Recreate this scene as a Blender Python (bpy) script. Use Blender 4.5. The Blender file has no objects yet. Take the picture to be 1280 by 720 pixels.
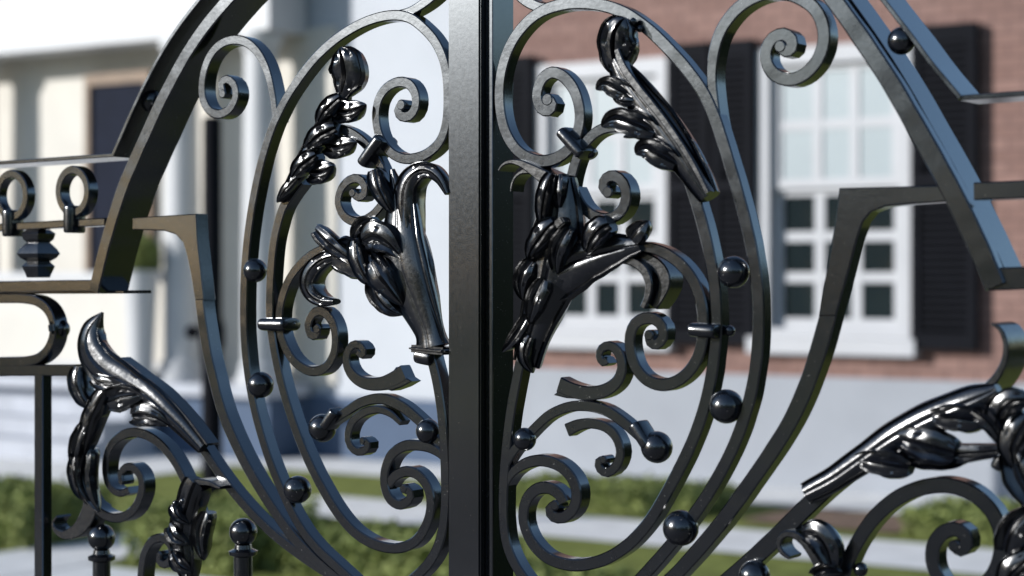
import bpy, bmesh, math, random
from mathutils import Vector, noise
random.seed(7)
S = bpy.context.scene
COL = S.collection

# ------------------------------------------------------------------ camera
TH = math.radians(33.6)
F = 2400.0            # focal length in photo pixels (1280 wide)
D = 2.5               # metres along the axis to the gate
CZ = 1.5
HY = 345.0
DIR = Vector((-math.sin(TH), math.cos(TH), 0))
RT = Vector((math.cos(TH), math.sin(TH), 0))
CAM = Vector((D*math.sin(TH), -D*math.cos(TH), CZ))
cd = bpy.data.cameras.new('camera')
cam = bpy.data.objects.new('camera', cd); COL.objects.link(cam)
cam.location = CAM
cam.rotation_euler = (math.pi/2, 0, TH)
cd.sensor_width = 36; cd.lens = F/1280*36
cd.shift_y = -(360-HY)/1280
cd.clip_start = 0.05; cd.clip_end = 2000
cd.dof.use_dof = True; cd.dof.focus_distance = 2.58; cd.dof.aperture_fstop = 3.5
S.camera = cam

def up(px, py, y=0.0):
    """surveyed position on the vertical plane at distance y behind the gate front"""
    r = DIR + RT*((px-640)/F) + Vector((0, 0, (HY-py)/F))
    t = (y-CAM.y)/r.y
    return CAM + r*t
def gnd(px, py, z=0.0):
    r = DIR + RT*((px-640)/F) + Vector((0, 0, (HY-py)/F))
    return CAM + r*((z-CZ)/r.z)
def mpp(px, y=0.0):
    p = up(px, HY, y); return (p-CAM).dot(DIR)/F

# ------------------------------------------------------------------ materials
def newmat(n):
    m = bpy.data.materials.new(n); m.use_nodes = True
    nt = m.node_tree; return m, nt, nt.nodes['Principled BSDF']
def N(nt, t, **k):
    n = nt.nodes.new(t)
    for a, b in k.items(): setattr(n, a, b)
    return n
def ramp(nt, src, stops):
    r = N(nt, 'ShaderNodeValToRGB'); e = r.color_ramp.elements
    while len(e) < len(stops): e.new(0.5)
    for i, (p, c) in enumerate(stops):
        e[i].position = p; e[i].color = c if len(c) == 4 else (*c, 1)
    nt.links.new(src, r.inputs[0]); return r
def noise_tex(nt, scale, detail=4, rough=.55, coord='Object', vec=None):
    n = N(nt, 'ShaderNodeTexNoise'); n.inputs['Scale'].default_value = scale
    n.inputs['Detail'].default_value = detail; n.inputs['Roughness'].default_value = rough
    if vec is None:
        tc = N(nt, 'ShaderNodeTexCoord'); vec = tc.outputs[coord]
    nt.links.new(vec, n.inputs['Vector']); return n
def iron(name, rlo, rhi, bump, dust, sheen=0):
    m, nt, p = newmat(name)
    n1 = noise_tex(nt, 170, 4, .55)
    n2 = noise_tex(nt, 420, 3, .6)
    n3 = noise_tex(nt, 22, 3)
    sp = noise_tex(nt, 420, 1, .4)
    base = ramp(nt, n3.outputs[0], [(.3, (.0012, .0018, .0035)), (.75, (.003, .0036, .006))])
    dm = ramp(nt, sp.outputs[0], [(.765, (0, 0, 0)), (.81, (1, 1, 1))])
    mul = N(nt, 'ShaderNodeMath', operation='MULTIPLY'); mul.inputs[1].default_value = dust
    nt.links.new(dm.outputs[0], mul.inputs[0])
    mix = N(nt, 'ShaderNodeMix', data_type='RGBA')
    nt.links.new(mul.outputs[0], mix.inputs['Factor']); nt.links.new(base.outputs[0], mix.inputs['A'])
    mix.inputs['B'].default_value = (.35, .34, .32, 1)
    nt.links.new(mix.outputs['Result'], p.inputs['Base Color'])
    rr = N(nt, 'ShaderNodeMapRange'); rr.inputs[1].default_value = .3; rr.inputs[2].default_value = .7
    rr.inputs[3].default_value = rlo; rr.inputs[4].default_value = rhi
    nt.links.new(n1.outputs[0], rr.inputs[0]); nt.links.new(rr.outputs[0], p.inputs['Roughness'])
    p.inputs['Specular IOR Level'].default_value = 1.0
    p.inputs['Coat Weight'].default_value = .1; p.inputs['Coat Roughness'].default_value = .08
    b1 = N(nt, 'ShaderNodeBump'); b1.inputs['Strength'].default_value = bump; b1.inputs['Distance'].default_value = .0012
    b2 = N(nt, 'ShaderNodeBump'); b2.inputs['Strength'].default_value = bump*.7; b2.inputs['Distance'].default_value = .0004
    nt.links.new(n1.outputs[0], b1.inputs['Height']); nt.links.new(n2.outputs[0], b2.inputs['Height'])
    nt.links.new(b1.outputs[0], b2.inputs['Normal']); nt.links.new(b2.outputs[0], p.inputs['Normal'])
    if sheen:      # broad satin lobe of brushed enamel over the tighter gloss
        g = N(nt, 'ShaderNodeBsdfAnisotropic'); g.distribution = 'BECKMANN'
        g.inputs['Color'].default_value = (sheen*.9, sheen*.98, sheen*1.06, 1)
        r2 = N(nt, 'ShaderNodeMapRange'); r2.inputs[1].default_value = .3; r2.inputs[2].default_value = .7
        r2.inputs[3].default_value = .29; r2.inputs[4].default_value = .31
        nt.links.new(n1.outputs[0], r2.inputs[0]); nt.links.new(r2.outputs[0], g.inputs['Roughness'])
        nt.links.new(b2.outputs[0], g.inputs['Normal'])
        ad = N(nt, 'ShaderNodeAddShader'); out = nt.nodes['Material Output']
        nt.links.new(p.outputs[0], ad.inputs[0]); nt.links.new(g.outputs[0], ad.inputs[1]); nt.links.new(ad.outputs[0], out.inputs[0])
    return m
IRON = iron('black_iron_paint', .125, .15, .06, .4, .027)
POSTM = iron('black_iron_paint_stile', .125, .14, .022, .4, .030)
LEAFM = iron('black_iron_paint_cast', .19, .27, .16, .3)
BALLM = iron('black_iron_paint_gloss', .17, .24, .16, .5)
def plain(name, c, rough=.6, nscale=3, var=.12, bump=0, spec=.5):
    m, nt, p = newmat(name)
    n = noise_tex(nt, nscale, 5)
    lo = tuple(x*(1-var) for x in c); hi = tuple(min(1, x*(1+var)) for x in c)
    r = ramp(nt, n.outputs[0], [(.3, lo), (.7, hi)])
    nt.links.new(r.outputs[0], p.inputs['Base Color']); p.inputs['Roughness'].default_value = rough
    p.inputs['Specular IOR Level'].default_value = spec
    if bump:
        n2 = noise_tex(nt, nscale*12, 4); b = N(nt, 'ShaderNodeBump'); b.inputs['Strength'].default_value = bump; b.inputs['Distance'].default_value = .01
        nt.links.new(n2.outputs[0], b.inputs['Height']); nt.links.new(b.outputs[0], p.inputs['Normal'])
    return m
WHITE = plain('white_paint', (.45, .455, .46), .5, 2, .05)
CREAM = plain('cream_stucco', (.57, .54, .48), .8, 2, .06)
WINW = plain('window_white_paint', (.39, .395, .41), .5, 2, .05)
STEPM = plain('grey_step_stone', (.38, .395, .43), .85, 4, .12, .2)
SOFF = plain('warm_soffit_paint', (.75, .66, .48), .7, 2, .05)
GREYW = plain('pale_wall_paint', (.43, .45, .48), .7, 1.5, .05)
SHADEBLUE = plain('dark_blue_base_paint', (.055, .085, .14), .8, 1.5, .15, .2)  # shade beside the steps, put into the base's colour as dark blue
SLATE = plain('blue_grey_render', (.27, .285, .31), .8, 1.5, .08, .2)
SHUT = plain('black_shutter_paint', (.004, .0045, .007), .75, 5, .15, 0, .1)
DOORM = plain('dark_blue_door_paint', (.008, .011, .022), .75, 5, .15, 0, .1)
WOOD = plain('brown_door_casing', (.17, .11, .065), .6, 6, .2)
STONE = plain('pale_stone_paving', (.66, .65, .63), .85, 4, .12, .3)
PAVE = plain('grey_brick_pavement', (.13, .125, .12), .95, 4, .2, .3, .05)
ASPH = plain('asphalt', (.045, .045, .048), .95, 8, .2, .4, .04)
MULCH = plain('brown_mulch', (.16, .10, .065), .95, 6, .4, .8)
SOIL = plain('lawn_green', (.17, .19, .05), .95, 6, .35, .8, .1)
HEDG = plain('hedge_leaf_green', (.17, .20, .05), .7, 9, .3)
ADDGREEN = plain('hedge_core_green', (.018, .028, .016), .95, 9, .3, 0, .05)
ROOFM = plain('slate_roof', (.09, .09, .10), .7, 6, .2, .3)
GLASS = plain('window_glass', (.012, .018, .02), .06, 2, .1)
BLIND = plain('pale_window_blind', (.30, .345, .36), .35, 2, .05)
m, nt, p = newmat('red_brick')
tc = N(nt, 'ShaderNodeTexCoord'); sx = N(nt, 'ShaderNodeSeparateXYZ'); cb = N(nt, 'ShaderNodeCombineXYZ')
nt.links.new(tc.outputs['Object'], sx.inputs[0])
ad = N(nt, 'ShaderNodeMath', operation='ADD')
nt.links.new(sx.outputs[0], ad.inputs[0]); nt.links.new(sx.outputs[1], ad.inputs[1])
nt.links.new(ad.outputs[0], cb.inputs[0]); nt.links.new(sx.outputs[2], cb.inputs[1])
br = N(nt, 'ShaderNodeTexBrick'); nt.links.new(cb.outputs[0], br.inputs['Vector'])
br.inputs['Scale'].default_value = 1; br.inputs['Brick Width'].default_value = .215; br.inputs['Row Height'].default_value = .078
br.inputs['Mortar Size'].default_value = .008; br.inputs['Mortar Smooth'].default_value = .2; br.inputs['Bias'].default_value = -.1
br.inputs['Color1'].default_value = (.20, .118, .098, 1); br.inputs['Color2'].default_value = (.26, .16, .135, 1); br.inputs['Mortar'].default_value = (.13, .08, .07, 1)
nn = noise_tex(nt, 1.4, 6); mx = N(nt, 'ShaderNodeMix', data_type='RGBA', blend_type='MULTIPLY'); mx.inputs['Factor'].default_value = .5
rp = ramp(nt, nn.outputs[0], [(.3, (.65, .62, .62)), (.7, (1.1, 1.05, 1.0))])
nt.links.new(br.outputs[0], mx.inputs['A']); nt.links.new(rp.outputs[0], mx.inputs['B']); nt.links.new(mx.outputs['Result'], p.inputs['Base Color'])
p.inputs['Roughness'].default_value = .9
bp = N(nt, 'ShaderNodeBump'); bp.inputs['Strength'].default_value = .6; bp.inputs['Distance'].default_value = .008; bp.invert = True
nt.links.new(br.outputs['Fac'], bp.inputs['Height']); nt.links.new(bp.outputs[0], p.inputs['Normal'])
BRICK = m

# ------------------------------------------------------------------ objects
ORG = {}
def empty(name, loc, label, cat, group=None):
    o = bpy.data.objects.new(name, None); COL.objects.link(o); o.location = loc
    o.empty_display_size = .1
    o['label'] = label; o['category'] = cat
    if group: o['group'] = group
    ORG[o] = Vector(loc); return o
def obj(name, bm, mat, parent=None, smooth=None, label=None, cat=None, kind=None, group=None):
    bmesh.ops.recalc_face_normals(bm, faces=bm.faces)
    if parent is not None:
        o0 = ORG[parent]
        for v in bm.verts: v.co -= o0
    elif cat:
        xs = [v.co.x for v in bm.verts]; ys = [v.co.y for v in bm.verts]; zs = [v.co.z for v in bm.verts]
        o0 = Vector(((min(xs)+max(xs))/2, (min(ys)+max(ys))/2, min(zs)))
        for v in bm.verts: v.co -= o0
    else: o0 = Vector((0, 0, 0))
    me = bpy.data.meshes.new(name); bm.to_mesh(me); bm.free()
    if smooth:
        for pl in me.polygons: pl.use_smooth = True
        me.set_sharp_from_angle(angle=math.radians(smooth))
    me.materials.append(mat)
    o = bpy.data.objects.new(name, me); COL.objects.link(o)
    if parent is not None: o.parent = parent
    else: o.location = o0
    ORG[o] = o0.copy()
    if label: o['label'] = label
    if cat: o['category'] = cat
    if kind: o['kind'] = kind
    if group: o['group'] = group
    return o
def box(bm, x0, x1, y0, y1, z0, z1):
    v = [bm.verts.new((x, y, z)) for x in (x0, x1) for y in (y0, y1) for z in (z0, z1)]
    for f in ((0, 1, 3, 2), (4, 6, 7, 5), (0, 4, 5, 1), (2, 3, 7, 6), (0, 2, 6, 4), (1, 5, 7, 3)):
        bm.faces.new([v[i] for i in f])
def boxes(*bs):
    bm = bmesh.new()
    for b in bs: box(bm, *b)
    return bm
def bevel(bm, w, seg=2):
    bmesh.ops.bevel(bm, geom=list(bm.edges), offset=w, segments=seg, affect='EDGES', clamp_overlap=True)
    return bm

# ---- iron smithing helpers --------------------------------------------------
def catmull(P, step):
    """P list of tuples of any length; returns dense points + param"""
    n = len(P); out = []
    def g(i):
        if i < 0: return tuple(2*a-b for a, b in zip(P[0], P[1]))
        if i >= n: return tuple(2*a-b for a, b in zip(P[-1], P[-2]))
        return P[i]
    for i in range(n-1):
        p0, p1, p2, p3 = g(i-1), g(i), g(i+1), g(i+2)
        L = math.dist(p1[:3], p2[:3]); k = max(2, int(L/step))
        for j in range(k):
            t = j/k
            out.append(tuple(.5*(2*b+(c-a)*t+(2*a-5*b+4*c-d)*t*t+(3*b-a-3*c+d)*t**3) for a, b, c, d in zip(p0, p1, p2, p3)))
    out.append(P[-1]); return out
def interp(ws, n):
    if not isinstance(ws, (list, tuple)): return [ws]*n
    o = []
    for i in range(n):
        t = i/(n-1)*(len(ws)-1); k = min(int(t), len(ws)-2); o.append(ws[k]+(ws[k+1]-ws[k])*(t-k))
    return o
CNT = [0]
SLIM = {'heart_scroll', 'oval_bar', 'end_scroll', 'crest_arm', 'sweep_bar', 'stile_bar', 'bud_scroll', 'branch_bar', 'side_scroll', 'small_scroll', 'ball_arc', 'under_scroll', 'coil_scroll', 'foot_scroll', 'ring'}
def prep(pts, ws, off, step):
    ws = interp(ws, len(pts)); P = []
    for (px, py), w in zip(pts, ws):
        q = up(px, py, off); P.append((q.x, 0.0, q.z, w))
    for _ in range(1):            # one light smoothing of the traced curve
        Q = [P[0]]
        for i in range(1, len(P)-1):
            Q.append(tuple(.12*a+.76*b+.12*c for a, b, c in zip(P[i-1], P[i], P[i+1])))
        P = Q+[P[-1]]
    return catmull(P, step)
def bar(name, parent, pts, w=16, d=24, off=None, mat=None, ch=1.6, eye=False, label=None):
    CNT[0] += 1
    base = 0.0 if off is None else off
    if name in SLIM:
        w = [q*.87 for q in w] if isinstance(w, (list, tuple)) else w*.87; d *= .86
    o_ = base + (CNT[0] % 8)*.0007
    d = d/1000.0 + (CNT[0] % 5)*.0008
    R = prep(pts, w, base, .0055)
    n = len(R); bm = bmesh.new(); rings = []; c = ch/1000
    for i, q in enumerate(R):
        a = R[max(0, i-1)]; b = R[min(n-1, i+1)]
        tx, tz = b[0]-a[0], b[2]-a[2]; L = math.hypot(tx, tz) or 1
        nx, nz = -tz/L, tx/L
        wob = noise.noise(Vector((q[0]*38, CNT[0]*3.1, q[2]*38)))
        h = q[3]/2000*(1+.035*wob); yy = o_+.00022*wob
        cc = min(c, h*.6)
        sec = [(-h, cc), (-h+cc, 0), (h-cc, 0), (h, cc), (h, d-cc), (h-cc, d), (-h+cc, d), (-h, d-cc)]
        rings.append([bm.verts.new((q[0]+nx*s, yy+y, q[2]+nz*s)) for s, y in sec])
    for i in range(n-1):
        for k in range(8):
            bm.faces.new((rings[i][k], rings[i][(k+1) % 8], rings[i+1][(k+1) % 8], rings[i+1][k]))
    bm.faces.new(rings[0]); bm.faces.new(rings[-1][::-1])
    if eye:     # the forged eye at the coil's centre
        q = R[-1]; h = q[3]/2000
        add_disc(bm, Vector((q[0], o_-.0012, q[2])), h*1.05, d+.001, 14, c)
    return obj(name, bm, mat or IRON, parent, 28, label)
def add_disc(bm, ctr, r, d, seg, c):
    prof = [(r-c, 0), (r, c), (r, d-c), (r-c, d)]
    rs = [[bm.verts.new((ctr.x+rr*math.cos(2*math.pi*k/seg), ctr.y+yy, ctr.z+rr*math.sin(2*math.pi*k/seg))) for k in range(seg)] for rr, yy in prof]
    for a in range(3):
        for k in range(seg): bm.faces.new((rs[a][k], rs[a][(k+1) % seg], rs[a+1][(k+1) % seg], rs[a+1][k]))
    bm.faces.new(rs[0][::-1]); bm.faces.new(rs[3])
def plate(name, parent, poly, d=24, off=0.0, ch=1.6, label=None):
    CNT[0] += 1
    o_ = off+(CNT[0] % 8)*.0007
    P = [up(x, y, off) for x, y in poly]; d /= 1000; c = ch/1000; n = len(P)
    def ins(i):
        a, b, e = P[i-1], P[i], P[(i+1) % n]
        t1 = Vector((b.x-a.x, b.z-a.z)).normalized(); t2 = Vector((e.x-b.x, e.z-b.z)).normalized()
        s = 1 if area > 0 else -1
        m_ = Vector((-t1.y-t2.y, t1.x+t2.x))*s
        m_ = m_.normalized() if m_.length > 1e-6 else Vector((0, 0))
        return b.x+m_.x*c*1.2, b.z+m_.y*c*1.2
    area = sum(P[i-1].x*P[i].z-P[i].x*P[i-1].z for i in range(n))
    bm = bmesh.new(); I = [ins(i) for i in range(n)]
    r = [[bm.verts.new((x, o_, z)) for x, z in I], [bm.verts.new((q.x, o_+c, q.z)) for q in P],
         [bm.verts.new((q.x, o_+d-c, q.z)) for q in P], [bm.verts.new((x, o_+d, z)) for x, z in I]]
    for a in range(3):
        for k in range(n): bm.faces.new((r[a][k], r[a][(k+1) % n], r[a+1][(k+1) % n], r[a+1][k]))
    bm.faces.new(r[0]); bm.faces.new(r[3][::-1])
    return obj(name, bm, IRON, parent, 28, label)
def leaf(name, parent, pts, w, bulge=10, off=-.002, back=16, vein=.35, lift=0, pinch=.8, mat=None, rim=1.0):
    """cast leaf: a swelling body along a spine with a rolled rim; w widths mm; lift: how far (mm) the spine comes forward"""
    CNT[0] += 1
    if pinch > .5:
        w = [q*1.0 for q in w] if isinstance(w, (list, tuple)) else w
        lift = [q*.85 for q in lift] if isinstance(lift, (list, tuple)) else lift*.65
    R = prep(pts, w, off, .004); n = len(R); lf = interp(lift, n); bm = bmesh.new(); rings = []
    bk = back/1000; bulge *= .8; vein = vein*1.5; sc = .45 if pinch else .3
    T = [-1, -.97, -.9, -.82, -.76, -.62, -.45, -.28, -.13, -.05, 0, .05, .13, .28, .45, .62, .76, .82, .9, .97, 1]
    hm = max(q[3] for q in R)/2000; seed = CNT[0]*1.7; fl = -1 if CNT[0] % 2 else 1
    for i, q in enumerate(R):
        a = R[max(0, i-1)]; b = R[min(n-1, i+1)]
        tx, tz = b[0]-a[0], b[2]-a[2]; L = math.hypot(tx, tz) or 1
        nx, nz = -tz/L, tx/L; s = i/(n-1)
        env = ((s+.05)**.36*max(0, 1.002-s)**(pinch*.85)/.54 if pinch > .5 else math.sin(math.pi*min(.999, max(.001, s**.85)))**pinch) if pinch else 1
        h = max(.0007, q[3]/2000*env)
        el = 1.04+sc*(.09*math.sin(s*13+seed)+.05*math.sin(s*29+seed*2)); er = 1.04+sc*(.09*math.sin(s*15+seed*1.3)+.05*math.sin(s*27+seed))
        k_ = h/hm
        B = bulge/1000*max(.10, k_**.7); y0 = off-lf[i]/1000
        ring = []
        for t in T:
            at = abs(t)
            if pinch > .5:         # folded lobe: a hump, a hollow, then the turned-up margin
                u = t*fl
                y = -B*(math.sqrt(max(0, 1-((u+.28)/.72)**2)) if u < .30 else .42+.20*math.cos((u-.30)/.7*math.pi*1.0+math.pi)+.30*((u-.30)/.7)**2)
                if u < -.9: y = 0
            else: y = -B*(math.sqrt(max(0, 1-(at/.80)**2.2)) if at < .8 else 0)
            if rim: y -= rim*min(.0055, B*.75)*math.exp(-((at-.91)/.06)**2)      # rolled lip
            y += vein*B*math.exp(-(t/.07)**2)+.5*vein*B*math.exp(-((at-.45-.1*math.sin(s*6+seed))/.06)**2)
            y -= .02*B*noise.noise(Vector((t*2.2+seed, s*5, seed)))
            ring.append(bm.verts.new((q[0]+nx*h*t*(el if t < 0 else er), y0+y, q[2]+nz*h*t*(el if t < 0 else er))))
        for t in (.8, .3, -.3, -.8):
            ring.append(bm.verts.new((q[0]+nx*h*t, y0+bk*max(.15, min(1, k_*1.4))*math.sqrt(1-t*t*.8), q[2]+nz*h*t)))
        rings.append(ring)
    K = len(rings[0])
    for i in range(n-1):
        for k in range(K):
            bm.faces.new((rings[i][k], rings[i][(k+1) % K], rings[i+1][(k+1) % K], rings[i+1][k]))
    bm.faces.new(rings[0]); bm.faces.new(rings[-1][::-1])
    return obj(name, bm, mat or LEAFM, parent, 40)
def ball(name, parent, px, py, r, y=.012, sy=1.0, mat=None):
    c = up(px, py, y); rr = r*mpp(px, y); bm = bmesh.new()
    bmesh.ops.create_uvsphere(bm, u_segments=40, v_segments=24, radius=rr)
    for v in bm.verts:
        k = 1+.012*noise.noise(v.co*90+Vector((px, py, 0)))
        v.co = Vector((v.co.x*k, v.co.y*sy*k, v.co.z*k))+c
    # thin casting seam
    return obj(name, bm, mat or BALLM, parent, 60)
def collar(name, parent, px, py, L, H, ang=0, off=-.006, d=.036, rnd=.004, mat=None):
    """forged collar wrapped over bars: L long, H high (mm), ang degrees in the gate plane"""
    c = up(px, py, 0); bm = bmesh.new()
    if min(L, H) >= 15 and mat is None:        # rounded, hammered cuff
        along_x = L >= H; A, B_ = max(L, H)/2000, min(L, H)/2000; rs = []
        for e, k in ((-1, .62), (-.97, .86), (-.9, .97), (-.8, 1), (-.3, 1.02), (.3, 1.02), (.8, 1), (.9, .97), (.97, .86), (1, .62)):
            ring = []
            for q in range(20):
                a = 2*math.pi*q/20; cx_, sx_ = math.cos(a), math.sin(a)
                u = math.copysign(abs(cx_)**.75, cx_)*B_*k; y = d/2-math.copysign(abs(sx_)**.6, sx_)*d/2*(.6+.4*k)
                ring.append(bm.verts.new((e*A, y, u) if along_x else (u, y, e*A)))
            rs.append(ring)
        for a in range(len(rs)-1):
            for q in range(20): bm.faces.new((rs[a][q], rs[a][(q+1) % 20], rs[a+1][(q+1) % 20], rs[a+1][q]))
        bm.faces.new(rs[0]); bm.faces.new(rs[-1])
    else:
        box(bm, -L/2000, L/2000, 0, d, -H/2000, H/2000)
        bevel(bm, min(rnd, H/2000*.8), 3)
    ca, sa = math.cos(math.radians(ang)), math.sin(math.radians(ang))
    for v in bm.verts:
        x, z = v.co.x, v.co.z; v.co = Vector((c.x+x*ca-z*sa, off+v.co.y, c.z+x*sa+z*ca))
    return obj(name, bm, mat or LEAFM, parent, 40)
def lathe(name, parent, px, zs, prof, y=.012, seg=24, mat=None, x=None, sharp=35, rot=0):
    """prof list of (radius, z)"""
    cx = up(px, HY, y).x if x is None else x; bm = bmesh.new(); rings = []
    for r, z in prof:
        rings.append([bm.verts.new((cx+r*math.cos(2*math.pi*k/seg+rot), y+r*math.sin(2*math.pi*k/seg+rot), z)) for k in range(seg)])
    for a in range(len(rings)-1):
        for k in range(seg): bm.faces.new((rings[a][k], rings[a][(k+1) % seg], rings[a+1][(k+1) % seg], rings[a+1][k]))
    bm.faces.new(rings[0][::-1]); bm.faces.new(rings[-1])
    return obj(name, bm, mat or IRON, parent, sharp)
def Zpx(px, py, y=0.0): return up(px, py, y).z

# ================================================================== LEFT LEAF
LG = empty('gate_leaf', (-.6, .02, 0), 'left wrought iron gate leaf carrying the pale grey central post, rings and a baluster', 'gate leaf', 'two leaves of the black iron gate')
def b(n, *a, **k): return bar(n, LG, *a, **k)

# central meeting stile
x0 = up(562, HY).x; x1 = up(602, HY).x
bm = boxes((x0, x1, -.004, .050, .06, 2.5)); bevel(bm, .0022, 2); obj('stile', bm, POSTM, LG, 40)
bm = boxes((x1+.0008, x1+.006, .008, .013, .06, 2.49)); obj('rebate_strip', bm, IRON, LG)
# long bars
b('heart_scroll', [(470, 752), (448, 735), (424, 713), (388, 680), (365, 646), (337, 582), (322, 534), (313, 497), (306, 450), (303, 405), (304, 340), (310, 278), (321, 217), (336, 165), (352, 130), (370, 101), (393, 71), (421, 46), (453, 27), (485, 18), (510, 20), (530, 36), (545, 54), (555, 78), (559, 110), (558, 150), (551, 175), (537, 190), (520, 198), (500, 199), (483, 188), (472, 169), (468, 146), (471, 124), (481, 109), (497, 101), (511, 104), (519, 117), (519, 135), (511, 146), (500, 146), (495, 138), (501, 131)], 16.5, 25, eye=True)
b('oval_bar', [(374, 226), (360, 245), (350, 262), (340, 300), (336, 350), (335, 395), (338, 420), (343, 450), (351, 485), (365, 530), (379, 567), (395, 600), (413, 632), (430, 655), (447, 671), (470, 683), (497, 687), (519, 678), (533, 655), (538, 630), (534, 609), (522, 593), (507, 588), (492, 594), (484, 606)], 17, 24)
b('end_scroll', [(343, 152), (339, 116), (333, 90), (323, 68), (309, 53), (292, 48), (273, 54), (259, 70), (251, 95), (250, 121), (258, 138), (271, 144), (286, 137), (294, 120), (291, 104), (281, 97), (273, 104), (277, 117)], [12, 16, 16, 16, 15, 15], 26, off=.006, eye=True)
b('crest_arm', [(488, 18), (510, 15), (530, 2), (548, -14), (561, -40)], [10, 16, 17, 19], 25, off=.006)
plate('bracket', LG, [(163, 272), (243, 267), (245, 300), (250, 345), (253, 375), (241, 375), (236, 345), (231, 320), (226, 303), (217, 293), (203, 288.5), (163, 287)], 26, -.001)
b('bracket_leg', [(243, 345), (247, 386), (255, 440), (263, 473), (273, 513), (288, 550), (308, 590), (333, 630), (360, 669), (383, 694), (405, 714), (432, 735), (470, 758)], [17, 18, 18, 17, 17, 17], 25)
b('sweep_bar', [(224, 524), (240, 548), (252, 565), (275, 600), (300, 631), (333, 665), (365, 690), (400, 714), (440, 738), (480, 762)], 17, 24)
b('stile_bar', [(536, 440), (546, 480), (553, 530), (556, 590), (556, 640), (549, 680), (535, 706), (510, 729), (478, 752)], 17, 24)
b('bud_scroll', [(560, 585), (553, 570), (538, 560), (520, 556), (503, 557), (487, 568), (479, 588), (479, 610), (486, 626), (499, 633), (511, 626), (513, 615), (504, 611)], [10, 17, 17, 17, 15, 14], 26, eye=True)
b('branch_bar', [(424, 161), (440, 167), (455, 179), (468, 196), (478, 217), (486, 250)], 16, 22)
b('side_scroll', [(425, 312), (402, 310), (378, 324), (358, 349), (348, 380), (346, 408), (353, 433), (366, 454), (386, 466), (404, 462), (415, 446), (418, 426), (416, 408), (408, 393), (397, 387), (387, 393), (382, 407), (385, 419), (394, 420), (395, 411)], [15, 16, 16, 16, 15], 26, eye=True)
leaf('curled_leaf', LG, [(426, 319), (405, 323), (389, 337), (383, 354), (389, 369), (402, 377), (417, 377)], [14, 26, 28, 24, 18, 9], 8, -.001, 36, .5, 0, pinch=0)
b('small_scroll', [(444, 440), (450, 446), (453, 438), (446, 430), (437, 431), (430, 442), (430, 456), (437, 470), (452, 480), (473, 481), (490, 474), (502, 466)], [12, 12, 13, 15, 17, 20, 22, 26], 24)
plate('fish_tail', LG, [(488, 464), (492, 459), (496, 466), (503, 471), (512, 477), (500, 484), (486, 489), (478, 486)], 24)
b('ball_arc', [(404, 532), (416, 523), (430, 514), (449, 502), (473, 497), (498, 507), (517, 523), (535, 540), (548, 560), (556, 590)], [15, 16, 18, 17, 16], 22)
b('under_scroll', [(500, 529), (488, 517), (473, 511), (455, 514), (440, 525), (433, 543), (436, 558), (446, 566), (457, 563), (460, 554), (453, 551)], [9, 14, 15, 13, 12], 24, eye=True)
b('coil_scroll', [(486, 236), (478, 254), (462, 272), (444, 279), (428, 271), (420, 254), (424, 236), (435, 224), (447, 222), (455, 231), (455, 243), (447, 248), (440, 241)], [14, 15, 15, 14], 26, eye=True)
# arch
b('arch_bar', [(561, -232), (520, -212), (462, -172), (412, -128), (372, -88), (340, -60), (308, -28), (282, 0), (254, 33), (231, 67), (213, 100), (196, 133), (181, 167), (166, 200), (151, 235), (139, 273), (129, 307), (121, 340), (115.5, 364)], [21, 21, 21, 22, 22], 62, off=-.004, ch=2)
b('outer_bar', [(561, -268), (510, -246), (448, -208), (385, -155), (330, -98), (290, -50), (246, 0), (214, 42), (187, 88), (161, 143), (139, 194)], 6, 72, off=-.002, ch=1)
b('cross_bar', [(-260, 219), (0, 203.5), (141, 193.5)], 6, 70, ch=1)
b('cross_bar', [(-260, 298), (0, 284), (128, 277)], 12, 22)
b('cross_bar', [(-260, 366), (0, 358), (121, 357)], 18, 50, off=-.002)
plate('soffit_plate', LG, [(-200, 363), (0, 363.5), (152, 363), (152, 367), (0, 367.5), (-200, 367)], 60, .012)
for cx in (90, 13, -66):
    k = mpp(cx)
    pts = [(cx+18*math.sin(a)*(.9 if cx < 0 else 1), (239 if cx == 90 else 244 if cx == 13 else 250)-27*math.cos(a)) for a in [2*math.pi*i/20 for i in range(21)]]
    b('ring', pts, 15, 20)
    collar('clip', LG, cx-3, (274 if cx == 90 else 279 if cx == 13 else 285), 21, 42, 0, -.008, .036, .005)
for px, dz in ((48, 0), (-120, 6)):
    zc = [Zpx(px, y+dz, .02) for y in (347, 343, 333, 327, 322, 317, 311, 303, 299, 292, 287)]
    rr = [18, 20, 26, 18, 29, 34, 29, 18, 24, 27, 18]
    lathe('baluster', LG, px, None, [(r*.00098, z) for r, z in zip(rr, zc)], .02, 4, LEAFM, sharp=20, rot=math.pi/4)
ball('ball', LG, 190, 126, 15, .03)
b('loop_bar', [(-130, 374), (0, 373), (30, 373), (48, 378), (60, 391), (65, 410), (62, 428), (52, 444), (36, 452), (0, 452), (-130, 458)], 15, 26)
ball('ball', LG, 75, 411, 12.5, .02)
collar('bead', LG, 64, 410, 10, 20, 10, -.006, .014, .005, BALLM)
b('cross_bar', [(-260, 470), (0, 463), (92, 463)], 18, 24)
b('hook_scroll', [(86, 459), (84, 474), (87, 490), (96, 502), (108, 505), (120, 500)], [16, 15, 14, 10], 30)
zb, zt = Zpx(46, 720), Zpx(46, 468)
for px in (46, -90, -230):
    x = up(px, HY).x; bm = boxes((x-.010, x+.010, .003, .023, .1, zt)); bevel(bm, .0015, 1); obj('picket', bm, IRON, LG, 40)
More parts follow.
